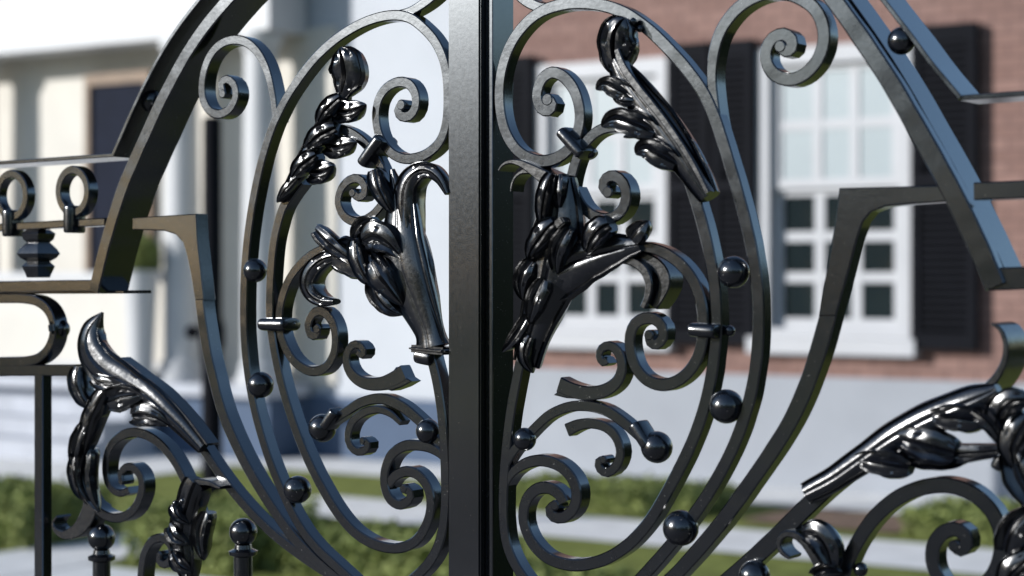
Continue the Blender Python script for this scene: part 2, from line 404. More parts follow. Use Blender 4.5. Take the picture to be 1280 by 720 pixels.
# finial posts
for px, pyb, r in ((127, 672, 17), (304, 665, 17.5)):
    c = up(px, pyb, .015); R = r*mpp(px, .015)
    lathe('finial_post', LG, px, None, [(.010, .1), (.0135, .1), (.0135, c.z-R*1.75), (.020, c.z-R*1.62), (.021, c.z-R*1.35), (.013, c.z-R*1.18), (.012, c.z-R*.9)], .015, 24, LEAFM)
    ball('ball', LG, px, pyb, r, .015)
# balls between bars and collars
for px, py, r in ((319, 338, 15), (326, 481, 16.5), (372, 612, 17.5)): ball('ball', LG, px, py, r, .006)
ball('ball', LG, 403, 535, 17.5, .012); collar('collar', LG, 411, 524, 17, 30, -40, -.006, .034, .005)
ball('ball', LG, 535, 539, 15.5, .006)
collar('collar', LG, 344, 405.5, 48, 19, 0, -.013, .042, .008)
collar('collar', LG, 467, 189, 20, 48, -42, -.014, .046, .006)
ball('rivet', LG, 486, 181, 7, .018)
ball('rivet', LG, 364, 405, 6, .014)
# leaf spray on top of the oval
sp = leaf('leaf_spray', LG, [(432, 112), (424, 130), (411, 150), (391, 185), (370, 222), (350, 251)], [16, 26, 30, 32, 24, 6], 11, -.003, 18, .3, pinch=0)
leaf('leaf_cup', sp, [(431, 60), (436, 76), (437, 94), (432, 112), (427, 128)], [38, 60, 62, 42, 14], 12, -.004, 24, .8, (8, 6, 2, 2, 2), pinch=.3)
for pts, w, bu, li in (
    ([(430, 122), (412, 140), (398, 158)], 26, 12, (4, 8, 2)), ([(420, 138), (440, 141), (460, 131)], 34, 10, (0, 2, 6)),
    ([(424, 160), (402, 172), (382, 188)], 32, 13, (4, 8, 2)), ([(408, 180), (428, 185), (448, 178)], 34, 9, (0, 2, 6)),
    ([(400, 194), (382, 208), (366, 224)], 30, 12, (4, 8, 2)), ([(388, 214), (404, 216), (421, 207)], 36, 10, (0, 2, 6)),
    ([(374, 222), (360, 238), (347, 253)], 15, 6, (3, 5, 1))):
    leaf('leaf_lobe', sp, pts, w, bu, -.004, 16, .4, li)
# main acanthus
ac = leaf('acanthus', LG, [(490, 212), (497, 240), (501, 275), (502, 305), (508, 340), (524, 380), (537, 415), (540, 434)], [8, 26, 52, 84, 92, 62, 40, 54], 17, -.002, 24, .06, pinch=0, rim=.6)
leaf('leaf_tip', ac, [(512, 306), (507, 272), (506, 244), (511, 225), (523, 213), (537, 212), (550, 222), (559, 242)], [18, 36, 38, 32, 26, 20, 16, 7], 9, -.005, 38, .5, 0, pinch=0)
for pts, w, bu, li in (
    ([(398, 286), (412, 298), (430, 314), (452, 333)], 24, 10, (3, 8, 6, 2)),
    ([(420, 318), (445, 322), (470, 330), (490, 345)], 54, 10, (2, 4, 6, 2)),
    ([(468, 276), (455, 280), (446, 292), (444, 306)], 20, 8, (2, 3, 3, 0)),
    ([(450, 298), (453, 322), (463, 345), (476, 360)], 30, 11, (6, 9, 8, 3)),
    ([(462, 300), (478, 292), (495, 302), (508, 322)], 42, 12, (12, 16, 14, 8)),
    ([(474, 326), (484, 342), (496, 360), (507, 382)], 40, 12, (12, 16, 12, 6)),
    ([(468, 350), (478, 372), (492, 388), (504, 394)], 26, 10, (4, 6, 6, 2)),
    ([(472, 212), (477, 228), (487, 250), (494, 268)], 26, 10, (6, 9, 8, 4))):
    leaf('leaf_lobe', ac, pts, w, bu, -.004, 16, .35, li)
for pts in ([(514, 255), (523, 300), (533, 345), (543, 390), (552, 424)],):
    leaf('leaf_rib', ac, pts, [9, 12, 13, 11, 8], 7, -.016, 12, 0, (-8, 0, 0, -4, -9), rim=0)
collar('neck_collar', ac, 539, 437, 60, 10, -3, -.014, .044, .004); collar('neck_sleeve', ac, 530, 446, 26, 22, -8, -.008, .034, .004)
# lower left acanthus
al = leaf('acanthus', LG, [(129, 391), (117, 412), (118, 438), (134, 460), (160, 474), (192, 495), (226, 528), (253, 560)], [4, 40, 58, 58, 48, 38, 30, 20], 13, -.004, 22, .25, (2, 8, 8, 6, 4, 4, 2, 0), pinch=0)
bar('leaf_edge', al, [(146, 448), (170, 467), (203, 491), (232, 523), (257, 556)], [3, 6, 7, 7, 5], 26, off=-.010, mat=LEAFM)
for pts, w, bu, li in (
    ([(104, 458), (104, 476), (110, 498), (122, 512)], 34, 12, (6, 10, 8, 2)),
    ([(122, 470), (134, 478), (150, 478), (166, 480)], 24, 10, (8, 12, 10, 4)),
    ([(142, 502), (156, 497), (172, 494), (188, 492)], 40, 13, (8, 12, 10, 4)),
    ([(170, 518), (186, 517), (202, 520), (216, 532)], 34, 13, (6, 10, 8, 2)),
    ([(134, 490), (120, 520), (112, 545), (106, 575)], 38, 12, (2, 4, 4, 2)),
    ([(112, 530), (103, 555), (99, 578), (108, 592)], 24, 10, (6, 9, 8, 2)),
    ([(106, 565), (99, 585), (103, 612), (114, 628)], 28, 10, (4, 8, 6, 2)),
    ([(112, 560), (108, 590), (112, 615), (124, 640)], 34, 10, (0, 2, 2, 0))):
    leaf('leaf_lobe', al, pts, w, bu, -.004, 18, .35, li)
bar('leaf_tip', al, [(112, 628), (106, 648), (94, 664), (77, 671), (64, 662), (63, 652), (69, 646)], [34, 30, 22, 14, 8, 5, 4], 30, mat=LEAFM)
b('coil_scroll', [(100, 600), (108, 626), (124, 644), (145, 650), (164, 640), (175, 616), (174, 596), (164, 584), (153, 584), (146, 593), (149, 602)], [14, 16, 17, 17, 16, 14, 12], 28, eye=True)
b('side_scroll', [(243, 650), (233, 614), (214, 574), (191, 549), (167, 539), (145, 545), (131, 562), (127, 588), (132, 609), (146, 619), (158, 613)], [15, 16, 17, 17, 16, 14, 12], 27)
b('foot_scroll', [(172, 745), (172, 715), (176, 690), (187, 674), (201, 672), (211, 684), (211, 700), (201, 708), (193, 702), (196, 694)], [16, 16, 15, 14, 12], 27, eye=True)
ax = leaf('acanthus', LG, [(252, 603), (242, 625), (233, 652), (233, 684), (238, 715), (240, 740)], [60, 46, 46, 56, 60, 40], 13, -.003, 24, .4, (10, 6, 4, 4, 4, 2))
bar('leaf_tip', ax, [(222, 628), (228, 612), (241, 603), (258, 603), (274, 610)], [6, 9, 11, 9, 5], 36, off=-.014, mat=LEAFM)
for pts, w, bu, li in (([(224, 628), (228, 640), (240, 655)], 22, 10, (8, 12, 6)), ([(218, 655), (226, 668), (240, 680)], 24, 10, (8, 12, 6)), ([(222, 690), (232, 705), (246, 715)], 26, 10, (8, 12, 6)), ([(262, 640), (256, 668), (258, 700)], 24, 10, (4, 8, 6))):
    leaf('leaf_lobe', ax, pts, w, bu, -.004, 18, .4, li)
for px in (219.5, 229): ball('bead', LG, px, 629 if px < 225 else 626, 4, -.014)
# out-of-sight continuation down to the ground
zr = Zpx(480, 790)
xl, xr = up(-260, HY).x, x1
bm = boxes((xl, x0-.001, .002, .03, zr-.03, zr), (xl, x0-.001, .002, .03, .1, .14)); bevel(bm, .002, 1); obj('bottom_rail', bm, IRON, LG, 40)
bm = boxes((xl-.06, xl, -.01, .05, .02, 1.95)); bevel(bm, .003, 1); obj('hinge_stile', bm, IRON, LG, 40)

# ================================================================== RIGHT LEAF
RG = empty('gate_leaf', (.45, .02, 0), 'right wrought iron gate leaf with a dark grey bracket and blue shining arch bar', 'gate leaf', 'two leaves of the black iron gate')
def c_(n, *a, **k): return bar(n, RG, *a, **k)
bm = boxes((x1+.0075, x1+.0135, .006, .056, .06, 2.48)); bevel(bm, .001, 1); obj('stile', bm, POSTM, RG, 40)
c_('heart_scroll', [(760, 764), (778, 745), (800, 722), (829, 690), (860, 651), (887, 611), (914, 561), (932, 511), (942, 462), (946, 412), (945, 360), (937, 308), (924, 255), (911, 210), (900, 174), (889, 141), (876, 113), (856, 86), (832, 59), (806, 34), (776, 13), (740, 3), (704, 3), (672, 13), (648, 34), (631, 62), (622, 95), (621, 133), (628, 166), (644, 190), (667, 202), (690, 200), (709, 187), (720, 165), (723, 140), (717, 114), (703, 95), (687, 88), (673, 98), (667, 119), (672, 136), (684, 139), (689, 130), (682, 124)], 18.5, 25, eye=True)
c_('oval_bar', [(857, 222), (867, 252), (877, 287), (885, 322), (891, 360), (893, 400), (891, 432), (887, 467), (880, 500), (870, 533), (856, 567), (838, 602), (817, 640), (800, 664), (777, 687), (748, 703), (714, 709), (683, 701), (663, 683), (652, 660), (650, 640), (656, 621), (669, 610), (685, 610), (697, 619), (701, 629)], 18.5, 24)
c_('end_scroll', [(907, 196), (895, 150), (888, 97), (891, 67), (899, 38), (917, 13), (939, -3), (966, -12), (995, -6), (1018, 9), (1028, 29), (1030, 51), (1023, 74), (1007, 93), (987, 101), (968, 95), (957, 80), (956, 61), (965, 46), (979, 41), (990, 49), (990, 61), (981, 65), (975, 58)], [12, 18, 19, 19, 19, 19, 19, 17], 28, off=.006, eye=True)
c_('crest_arm', [(700, 4), (676, 11), (655, 1), (638, -18), (616, -44)], [10, 17, 18, 20], 25, off=.006)
plate('bracket', RG, [(1048, 235), (1198, 231), (1198, 251), (1140, 255), (1106, 258), (1088, 265), (1078, 277), (1071, 297), (1057, 350), (1044, 395), (1022, 395), (1035, 322), (1043, 275)], 26, -.001)
c_('bracket_leg', [(1046, 335), (1039, 370), (1031, 405), (1018, 450), (1005, 487), (987, 527), (965, 562), (936, 604), (903, 650), (865, 695), (840, 722), (800, 760)], [20, 22, 21.5, 20, 19, 19, 18], 25)
c_('sweep_bar', [(1075, 575), (1060, 587), (1027, 614), (993, 647), (960, 680), (925, 712), (890, 742), (850, 775)], 25, 28)
c_('stile_bar', [(652, 430), (645, 465), (636, 510), (630, 560), (627, 600), (626, 640), (629, 678), (640, 706), (660, 735), (690, 762)], 17, 24)
c_('bud_scroll', [(626, 612), (637, 590), (655, 578), (677, 575), (699, 583), (714, 600), (719, 620), (714, 638), (701, 649), (687, 647), (682, 637), (691, 632)], [10, 18, 18, 18, 17, 15], 26, eye=True)
c_('branch_bar', [(770, 158), (757, 158), (744, 163), (732, 173), (720, 191), (712, 214), (706, 250)], 17, 22)
c_('side_scroll', [(760, 316), (787, 307), (818, 310), (843, 323), (862, 343), (874, 368), (879, 400), (877, 430), (869, 454), (852, 474), (830, 483), (808, 477), (793, 460), (787, 439), (786, 419), (792, 404), (804, 397), (818, 398), (828, 408), (829, 423), (820, 432), (811, 428), (811, 419)], [14, 18, 18, 18, 18, 17, 15], 26, eye=True)
c_('curled_leaf', [(772, 324), (790, 326), (805, 337), (811, 356), (808, 372), (802, 384)], [10, 11, 12, 11, 9, 8], 34, off=-.004, mat=LEAFM)
c_('curled_leaf', [(782, 316), (806, 322), (825, 336), (831, 352), (824, 370), (816, 384)], [12, 15, 18, 18, 14, 10], 34, off=.006, mat=LEAFM)
c_('small_scroll', [(757, 450), (752, 455), (746, 446), (749, 435), (760, 431), (771, 438), (777, 457), (772, 476), (756, 489), (733, 493), (712, 488), (697, 481)], [12, 12, 13, 15, 17, 20, 22, 24], 24)
plate('fish_tail', RG, [(704, 474), (708, 480), (724, 486), (722, 499), (706, 498), (690, 494), (698, 487)], 24)
c_('ball_arc', [(626, 585), (640, 562), (655, 547), (668, 533), (684, 518), (708, 508), (733, 507), (756, 513), (776, 527), (796, 545)], [15, 15, 15, 17, 16], 22)
c_('under_scroll', [(706, 538), (720, 531), (736, 529), (754, 533), (768, 546), (774, 566), (768, 584), (756, 593), (746, 587), (744, 577), (752, 575)], [20, 15, 15, 15, 14, 12], 24, eye=True)
c_('coil_scroll', [(714, 236), (724, 258), (739, 271), (757, 275), (773, 266), (781, 247), (777, 228), (765, 218), (753, 222), (749, 233), (757, 240)], [15, 17, 18, 18, 17, 17], 28, eye=True)
c_('arch_bar', [(622, -300), (690, -280), (770, -242), (850, -190), (905, -148), (950, -110), (990, -64), (1018, -32), (1042, 0), (1066, 33), (1089, 67), (1111, 100), (1130, 133), (1149, 167), (1168, 200), (1186, 233), (1202, 265), (1216, 295), (1229, 323), (1243, 358)], [21, 21, 22, 24, 25], 30, off=-.004, ch=2)
c_('arch_moulding', [(632, -316), (702, -296), (784, -256), (864, -202), (917, -156), (962, -114), (1003, -68), (1031, -36), (1055, -4), (1079, 29), (1102, 63), (1124, 97), (1143, 130), (1162, 164), (1181, 197), (1199, 230), (1215, 263), (1230, 293), (1250, 337)], [9, 9, 9], 62, off=.010, ch=3)
c_('outer_bar', [(625, -345), (720, -325), (820, -280), (920, -212), (1010, -122), (1050, -70), (1103, 0), (1133, 38), (1164, 81), (1199, 122)], 6, 78, off=-.002, ch=1)
c_('cross_bar', [(1199, 122), (1290, 115.5), (1500, 99)], 6, 60, ch=1)
c_('cross_bar', [(1216, 239), (1290, 236), (1500, 227)], 20, 30, off=-.006)
c_('cross_bar', [(1233, 349), (1290, 347), (1500, 342)], 25, 40, off=-.003)
ball('ball', RG, 1127, 51, 17.5, .012)
for px, py, r in ((917, 340, 20), (908, 508, 21.5), (851, 660, 22.5)): ball('ball', RG, px, py, r, .006)
ball('ball', RG, 943, 720, 20, -.006)
ball('ball', RG, 656, 549, 14.5, .004); ball('ball', RG, 821, 559, 20, .014); collar('collar', RG, 800, 544, 18, 34, 36, -.006, .036, .003)
collar('collar', RG, 881, 413, 36, 18, -3, -.014, .042, .008); ball('rivet', RG, 912, 413.5, 7, .016)
collar('collar', RG, 717, 179, 18, 46, 46, -.014, .046, .006); ball('rivet', RG, 738, 191, 7.5, .016)
# spray on the right oval
sp = leaf('leaf_spray', RG, [(772, 76), (782, 96), (801, 120), (829, 156), (854, 191), (872, 221), (886, 246)], [20, 36, 44, 48, 44, 36, 26], 13, -.004, 24, .05, (6, 4, 4, 4, 4, 3, 0), pinch=0)
leaf('leaf_cup', sp, [(787, 24), (776, 40), (772, 60), (774, 80), (782, 98)], [44, 54, 56, 44, 16], 13, -.004, 30, .9, (10, 8, 4, 4, 4), pinch=.3)
bar('leaf_rib', sp, [(770, 62), (776, 82), (793, 106), (820, 138), (847, 175), (867, 208), (884, 241)], [8, 11, 11, 10, 9, 8, 7], 14, off=-.0235, mat=LEAFM)
ball('bead', sp, 791, 27, 5, -.004); ball('bead', sp, 800, 36, 4.5, .002)
for pts, w, bu, li in (
    ([(796, 122), (778, 112), (762, 104), (747, 112)], 26, 10, (6, 10, 10, 4)),
    ([(800, 128), (786, 128), (770, 122)], 14, 7, (8, 12, 8)),
    ([(824, 166), (800, 155), (776, 148), (754, 158)], 34, 14, (6, 12, 12, 4)),
    ([(824, 168), (804, 168), (784, 172)], 12, 6, (10, 16, 10)),
    ([(850, 205), (832, 194), (814, 184), (796, 192)], 32, 13, (6, 12, 12, 4))):
    leaf('leaf_lobe', sp, pts, w, bu, -.006, 16, .3, li)
ac = leaf('acanthus', RG, [(702, 222), (702, 258), (698, 298), (690, 338), (680, 378), (666, 420), (658, 455)], [40, 56, 84, 86, 66, 46, 40], 20, -.002, 26, .25, pinch=0)
leaf('leaf_bridge', ac, [(690, 338), (724, 325), (760, 314), (800, 306)], [90, 76, 48, 20], 14, -.004, 24, .2, pinch=0)
for pts, w, bu, li in (
    ([(697, 218), (690, 240), (685, 265), (680, 290)], 26, 12, (8, 12, 10, 4)),
    ([(705, 218), (706, 240), (703, 262)], 20, 10, (8, 14, 8)),
    ([(702, 278), (690, 292), (678, 308), (664, 325)], 32, 14, (14, 18, 16, 8)),
    ([(672, 326), (664, 340), (658, 356), (656, 376)], 24, 11, (8, 12, 10, 4)),
    ([(768, 280), (758, 286), (748, 298), (736, 318)], 36, 13, (10, 14, 12, 6)),
    ([(722, 286), (714, 302), (706, 320), (700, 345)], 26, 12, (16, 20, 16, 8)),
    ([(792, 300), (802, 288), (812, 276)], 26, 8, (2, 4, 2)),
    ([(664, 395), (654, 415), (642, 430), (629, 440)], 18, 8, (4, 6, 6, 2)),
    ([(668, 420), (662, 436), (662, 450), (668, 466)], 22, 10, (6, 9, 8, 4)),
    ([(690, 350), (680, 378), (668, 405)], 26, 10, (16, 20, 12))):
    leaf('leaf_lobe', ac, pts, w, bu, -.004, 16, .35, li)
collar('leaf_stud', ac, 716, 279, 14, 11, 35, -.034, .02, .002)
bar('leaf_tip', ac, [(690, 228), (676, 220), (662, 211), (648, 203), (635, 201), (626, 206), (622, 213)], [22, 18, 13, 9, 6, 5, 3], 36, off=-.008, mat=LEAFM)
bar('leaf_tip', ac, [(664, 214), (652, 213), (643, 219), (638, 229), (637, 239)], [9, 7, 5, 4, 3], 30, off=-.002, mat=LEAFM)
# right lower acanthus
ar = leaf('acanthus', RG, [(1250, 486), (1222, 500), (1176, 517), (1128, 541), (1086, 569), (1046, 598), (1008, 617)], [16, 38, 38, 37, 34, 30, 26], 12, -.004, 22, .10, (8, 8, 6, 6, 4, 2, 0), pinch=0)
bar('leaf_tip', ar, [(1237, 405), (1247, 409), (1255, 424), (1256, 446), (1246, 470), (1224, 494), (1196, 506)], [3, 5, 6, 7, 9, 12, 10], 66, off=-.014, mat=LEAFM)
bar('leaf_edge', ar, [(1224, 489), (1180, 503), (1130, 526), (1086, 556), (1046, 588), (1010, 613)], [3, 7, 7, 7, 7, 5], 24, off=-.010, mat=LEAFM)
for pts, w, bu, li in (
    ([(1232, 525), (1208, 521), (1184, 520), (1160, 519)], 32, 14, (10, 14, 14, 8)),
    ([(1198, 564), (1172, 556), (1148, 549), (1118, 543)], 40, 14, (8, 14, 14, 8)),
    ([(1140, 584), (1118, 579), (1096, 576), (1068, 571)], 32, 12, (6, 10, 10, 6)),
    ([(1205, 574), (1170, 577), (1140, 574), (1112, 564)], 20, 8, (0, 1, 1, 0)),
    ([(1100, 566), (1160, 566), (1220, 566), (1284, 558)], 26, 9, (0, 2, 4, 4)),
    ([(1216, 510), (1240, 522), (1252, 540), (1256, 560)], 24, 10, (8, 12, 10, 4)),
    ([(1250, 530), (1256, 510), (1272, 498), (1296, 500)], 34, 12, (6, 10, 10, 6)),
    ([(1290, 520), (1276, 540), (1268, 560), (1272, 585)], 40, 12, (6, 10, 10, 6)),
    ([(1268, 560), (1280, 590), (1296, 620), (1310, 660)], 44, 12, (2, 4, 4, 2)),
    ([(1262, 690), (1270, 665), (1284, 645), (1304, 630)], 34, 12, (8, 12, 10, 6)),
    ([(1262, 735), (1268, 715), (1284, 700), (1310, 690)], 34, 12, (8, 12, 10, 6))):
    leaf('leaf_lobe', ar, pts, w, bu, -.004, 18, .3, li)
collar('collar', RG, 1258, 566, 17, 42, -30, -.012, .042, .007)
c_('side_scroll', [(1048, 745), (1056, 707), (1070, 677), (1092, 645), (1121, 621), (1153, 608), (1187, 606), (1218, 618), (1241, 641), (1251, 668), (1250, 697), (1240, 722), (1222, 740)], [18, 20, 21, 21, 20, 20], 30)
c_('coil_scroll', [(1200, 745), (1178, 735), (1164, 710), (1163, 685), (1174, 667), (1191, 660), (1206, 668), (1208, 683), (1198, 690), (1192, 683)], [16, 19, 20, 20, 18, 16], 30, eye=True)
c_('curled_leaf', [(985, 698), (975, 692), (970, 680), (976, 668), (988, 667), (1002, 676), (1016, 696), (1028, 722)], [5, 7, 7, 8, 9, 10, 12, 14], 32, off=-.016, mat=LEAFM)
ax = leaf('acanthus', RG, [(1006, 664), (1024, 664), (1038, 678), (1044, 700), (1044, 726)], [26, 34, 36, 34, 30], 12, -.004, 20, .4, (4, 8, 8, 6, 4))
leaf('leaf_lobe', ax, [(1022, 722), (1040, 712), (1056, 715)], 24, 12, -.006, 16, .2, (8, 12, 8))
ball('bead', RG, 1076, 712, 9, .006)
# continuation
xa, xb = up(640, HY).x, up(1500, HY).x
bm = boxes((x1+.015, xb, .002, .03, zr-.03, zr), (x1+.015, xb, .002, .03, .1, .14)); bevel(bm, .002, 1); obj('bottom_rail', bm, IRON, RG, 40)
bm = boxes((xb, xb+.06, -.01, .05, .02, 1.95)); bevel(bm, .003, 1); obj('hinge_stile', bm, IRON, RG, 40)
for k in range(7):
    x = x1+.10+k*.118
    bm = boxes((x-.008, x+.008, .008, .024, .14, zr-.03)); obj('picket', bm, IRON, RG)
for k in range(9):
    x = x0-.10-k*.118
    bm = boxes((x-.008, x+.008, .008, .024, .14, zr-.03)); obj('picket', bm, IRON, LG)

# ================================================================== THE HOUSES
YW = 10.4       # brick facade
def fx(px, y=YW): return up(px, HY, y).x
def fz(px, py, y=YW): return up(px, py, y).z
xL = fx(578); xR = fx(1280)+.9
BH = empty('brick_house', (fx(950), YW, 0), 'red brick house with black shutters and white windows above a blue grey base', 'house')
wins = [(fx(674), fx(838)), (fx(950), fx(1142))]
zs0, zs1 = 1.02, 3.12           # opening
ztop = 6.2; zf = .79
bm = boxes((xL, xR, YW, YW+.3, zf, zs0), (xL, xR, YW, YW+.3, zs1, ztop), (xL, wins[0][0], YW, YW+.3, zs0, zs1), (wins[0][1], wins[1][0], YW, YW+.3, zs0, zs1), (wins[1][1], xR, YW, YW+.3, zs0, zs1),
          (xR-.3, xR, YW+.3, YW+8, zf, ztop), (xL, xL+.3, YW+.3, YW+8, zf, ztop))
obj('wall', bm, BRICK, BH)
obj('foundation', boxes((xL, xR+.04, YW-.05, YW+.3, -.2, zf)), SLATE, BH)
obj('roof', boxes((xL-.1, xR+.5, YW-.6, YW+8.5, ztop, ztop+.25)), ROOFM, BH)
for wi, (a, b2) in enumerate(wins):
    w = b2-a
    fr = obj('window', boxes((a, a+.09, YW-.05, YW+.12, zs0+.05, zs1), (b2-.09, b2, YW-.05, YW+.12, zs0+.05, zs1), (a+.09, b2-.09, YW-.05, YW+.12, zs1-.12, zs1),
                        (a+.09, b2-.09, YW-.05, YW+.12, zs0+.05, zs0+.11)), WINW, BH)
    obj('sill', boxes((a-.05, b2+.05, YW-.12, YW+.12, zs0-.07, zs0+.048)), WINW, fr)
    zm = (zs0+zs1)/2+.05
    # lower and upper sashes with muntins: three columns, two/three rows
    for (za, zb_, yy, nr, nm) in ((zs0+.11, zm, YW+.05, 3, 'lower_sash'), (zm, zs1-.12, YW+.01, 2, 'upper_sash')):
        bs = []; A, B = a+.091, b2-.091
        st = .07; bs += [(A, A+st, yy, yy+.04, za, zb_), (B-st, B, yy, yy+.04, za, zb_), (A+st, B-st, yy, yy+.04, za, za+st), (A+st, B-st, yy, yy+.04, zb_-st*.7, zb_)]
        pw = (B-A-2*st)/3; mu = .075 if nm == 'lower_sash' else .07
        for k in (1, 2): bs.append((A+st+k*pw-mu/2, A+st+k*pw+mu/2, yy+.004, yy+.036, za+st, zb_-st*.7))
        ph = (zb_-za-1.7*st)/nr
        for k in range(1, nr): bs.append((A+st, B-st, yy+.007, yy+.033, za+st+k*ph-.036, za+st+k*ph+.036))
        obj(nm, boxes(*bs), WINW, fr)
        if nm == 'lower_sash': obj('pane', boxes((A+.03, B-.03, yy+.015, yy+.022, za+.03, zb_-.02)), GLASS, fr)
        else: obj('blind', boxes((A+.03, B-.03, yy+.015, yy+.022, za+.03, zb_-.02)), BLIND, fr)
def shutter(a, b2, ztp=3.2):
    bm = boxes((a, a+.06, YW-.10, YW-.03, 1.0, ztp), (b2-.06, b2, YW-.10, YW-.03, 1.0, ztp), (a+.06, b2-.06, YW-.10, YW-.03, 1.0, 1.12), (a+.06, b2-.06, YW-.10, YW-.03, ztp-.12, ztp), (a+.06, b2-.06, YW-.10, YW-.03, 2.1, 2.2))
    z = 1.14
    while z < ztp-.14:
        if not 2.07 < z < 2.2: 
            box(bm, a+.06, b2-.06, YW-.085, YW-.04, z, z+.035)
        z += .05
    box(bm, a+.06, b2-.06, YW-.035, YW-.028, 1.12, ztp-.12)
    obj('shutter', bm, SHUT, BH)
shutter(fx(608), fx(672)); shutter(fx(841), fx(893)); shutter(fx(897), fx(948)); shutter(fx(1145), fx(1226))

# portico house
YP = 9.9
xC = fx(336, YP)
PH = empty('white_house', (xC-2, YP, 0), 'white house entrance with columned portico, cream wall and dark blue door', 'house')
xW0 = xC-7
zE = fz(336, 36, YP)
obj('wall', boxes((xW0-3, xL-.004, YW+.02, YW+.3, 0, 6.2)), GREYW, PH)
obj('cream_panel', boxes((xW0-3, fx(420), YW-.01, YW+.018, .6, zE+.06)), CREAM, PH, )
obj('entablature', boxes((xW0, xC, YP, YP+.35, zE, zE+.55), (xC-.35, xC, YP+.352, YW-.012, zE, zE+.55), (xW0, xC+.08, YP-.08, YW-.014, zE+.552, zE+.80), (xW0, xC+.16, YP-.16, YW-.016, zE+.802, zE+.95)), WHITE, PH)
obj('ceiling', boxes((xW0, xC-.352, YP+.354, YW-.013, zE+.10, zE+.16)), SOFF, PH)
zP = .60
obj('porch_floor', boxes((xW0, xC+.05, YP-.1, YW-.015, zP-.10, zP)), STEPM, PH)
obj('porch_base', boxes((xW0, xC, YP, YW-.017, -.1, zP-.102), (xC+.001, xL-.006, YW-.04, YW+.018, -.1, zP-.1)), SHADEBLUE, PH)
stx0, stx1 = fx(-260, YP), fx(205, YP)
bs = [(stx0, stx1, YP-.1-.32*(k+1), YP-.102-.32*k, -.1, zP-.15*(k+1)) for k in range(3)]
obj('steps', boxes(*bs), STEPM, PH)
def column(px):
    x = fx(px, YP+.17); r = .155
    prof = [(r*1.35, zP+.001), (r*1.35, zP+.07), (r*1.15, zP+.10), (r*1.2, zP+.15), (r, zP+.19), (r*1.0, zP+1), (r*.88, zE-.2), (r*.88, zE-.16), (r*1.0, zE-.13), (r*1.2, zE-.07), (r*1.25, zE-.06), (r*1.25, zE-.001)]
    lathe('column', PH, 0, None, prof, YP+.18, 28, WHITE, x=x)
for px in (-25, 226, 325): column(px)
# dark door and window behind the porch
dx0, dx1 = fx(120), fx(190)
dr = obj('door', boxes((dx0, dx1, YW-.06, YW-.012, zP+.85, fz(150, 106))), DOORM, PH)
obj('casing', boxes((dx0-.06, dx0-.001, YW-.09, YW-.012, zP+.75, fz(150, 106)+.10), (dx1+.001, dx1+.06, YW-.09, YW-.012, zP+.75, fz(150, 106)+.1), (dx0, dx1, YW-.09, YW-.012, fz(150, 106)+.001, fz(150, 106)+.1), (dx0, dx1, YW-.1, YW-.012, zP+.75, zP+.849)), WOOD, dr)
# railing at the front of the porch
rl = obj('railing', boxes((fx(-10, YP+.17), fx(214, YP+.17), YP+.14, YP+.20, fz(120, 352, YP), fz(120, 340, YP)), (fx(-10, YP+.17), fx(214, YP+.17), YP+.14, YP+.20, zP+.08, zP+.14)), WHITE, PH)
xa_, xb_ = fx(-10, YP+.17), fx(214, YP+.17)
obj('panel', boxes((xa_+.03, xb_-.03, YP+.152, YP+.19, zP+.141, fz(120, 352, YP)-.001)), CREAM, rl)

# black lamp post in front of the porch
YL = 6.4
x = fx(265, YL); r = 13*mpp(265, YL)
LP = empty('lamp_post', (x, YL, 0), 'slim black iron lamp post with a round knob standing before the white columns', 'lamp post')
lathe('post', LP, 0, None, [(r*1.5, 0), (r*1.5, .12), (r*1.05, .2), (r, .5), (r, fz(265, 440, YL)), (r*1.25, fz(265, 430, YL)), (r*1.25, fz(265, 410, YL)), (r*.95, fz(265, 395, YL)), (r*.9, fz(265, 150, YL)), (r*.6, fz(265, 146, YL))], YL, 20, SHUT, x=x)
bm = bmesh.new(); bmesh.ops.create_uvsphere(bm, u_segments=20, v_segments=14, radius=9*mpp(265, YL))
kn = up(240, 415, YL)
for v in bm.verts: v.co += kn
box(bm, kn.x, x-r*.8, YL-.012, YL+.012, kn.z-.012, kn.z+.012)
obj('knob', bm, SHUT, LP, 50)

# ================================================================== GROUND
def sheet(name, x0, x1, y0, y1, z, mat, kind='structure', sub=1):
    bm = bmesh.new(); v = [bm.verts.new(c) for c in ((x0, y0, z), (x1, y0, z), (x1, y1, z), (x0, y1, z))]; bm.faces.new(v)
    return obj(name, bm, mat, kind=kind)
sheet('ground', -600, 600, -600, 600, -.03, SOIL)
sheet('road', -300, 300, -14, -5.2, -.026, ASPH)  # unseen, added behind the viewer for the iron to reflect
obj('pavement', boxes((-60, 60, -5.2, 2.2, -.2, .0)), PAVE, kind='structure')
obj('kerb', boxes((-60, 60, -5.35, -5.202, -.2, .012)), STONE, kind='structure')
sheet('lawn', -25, 25, 2.2, YW+.2, -.012, SOIL)
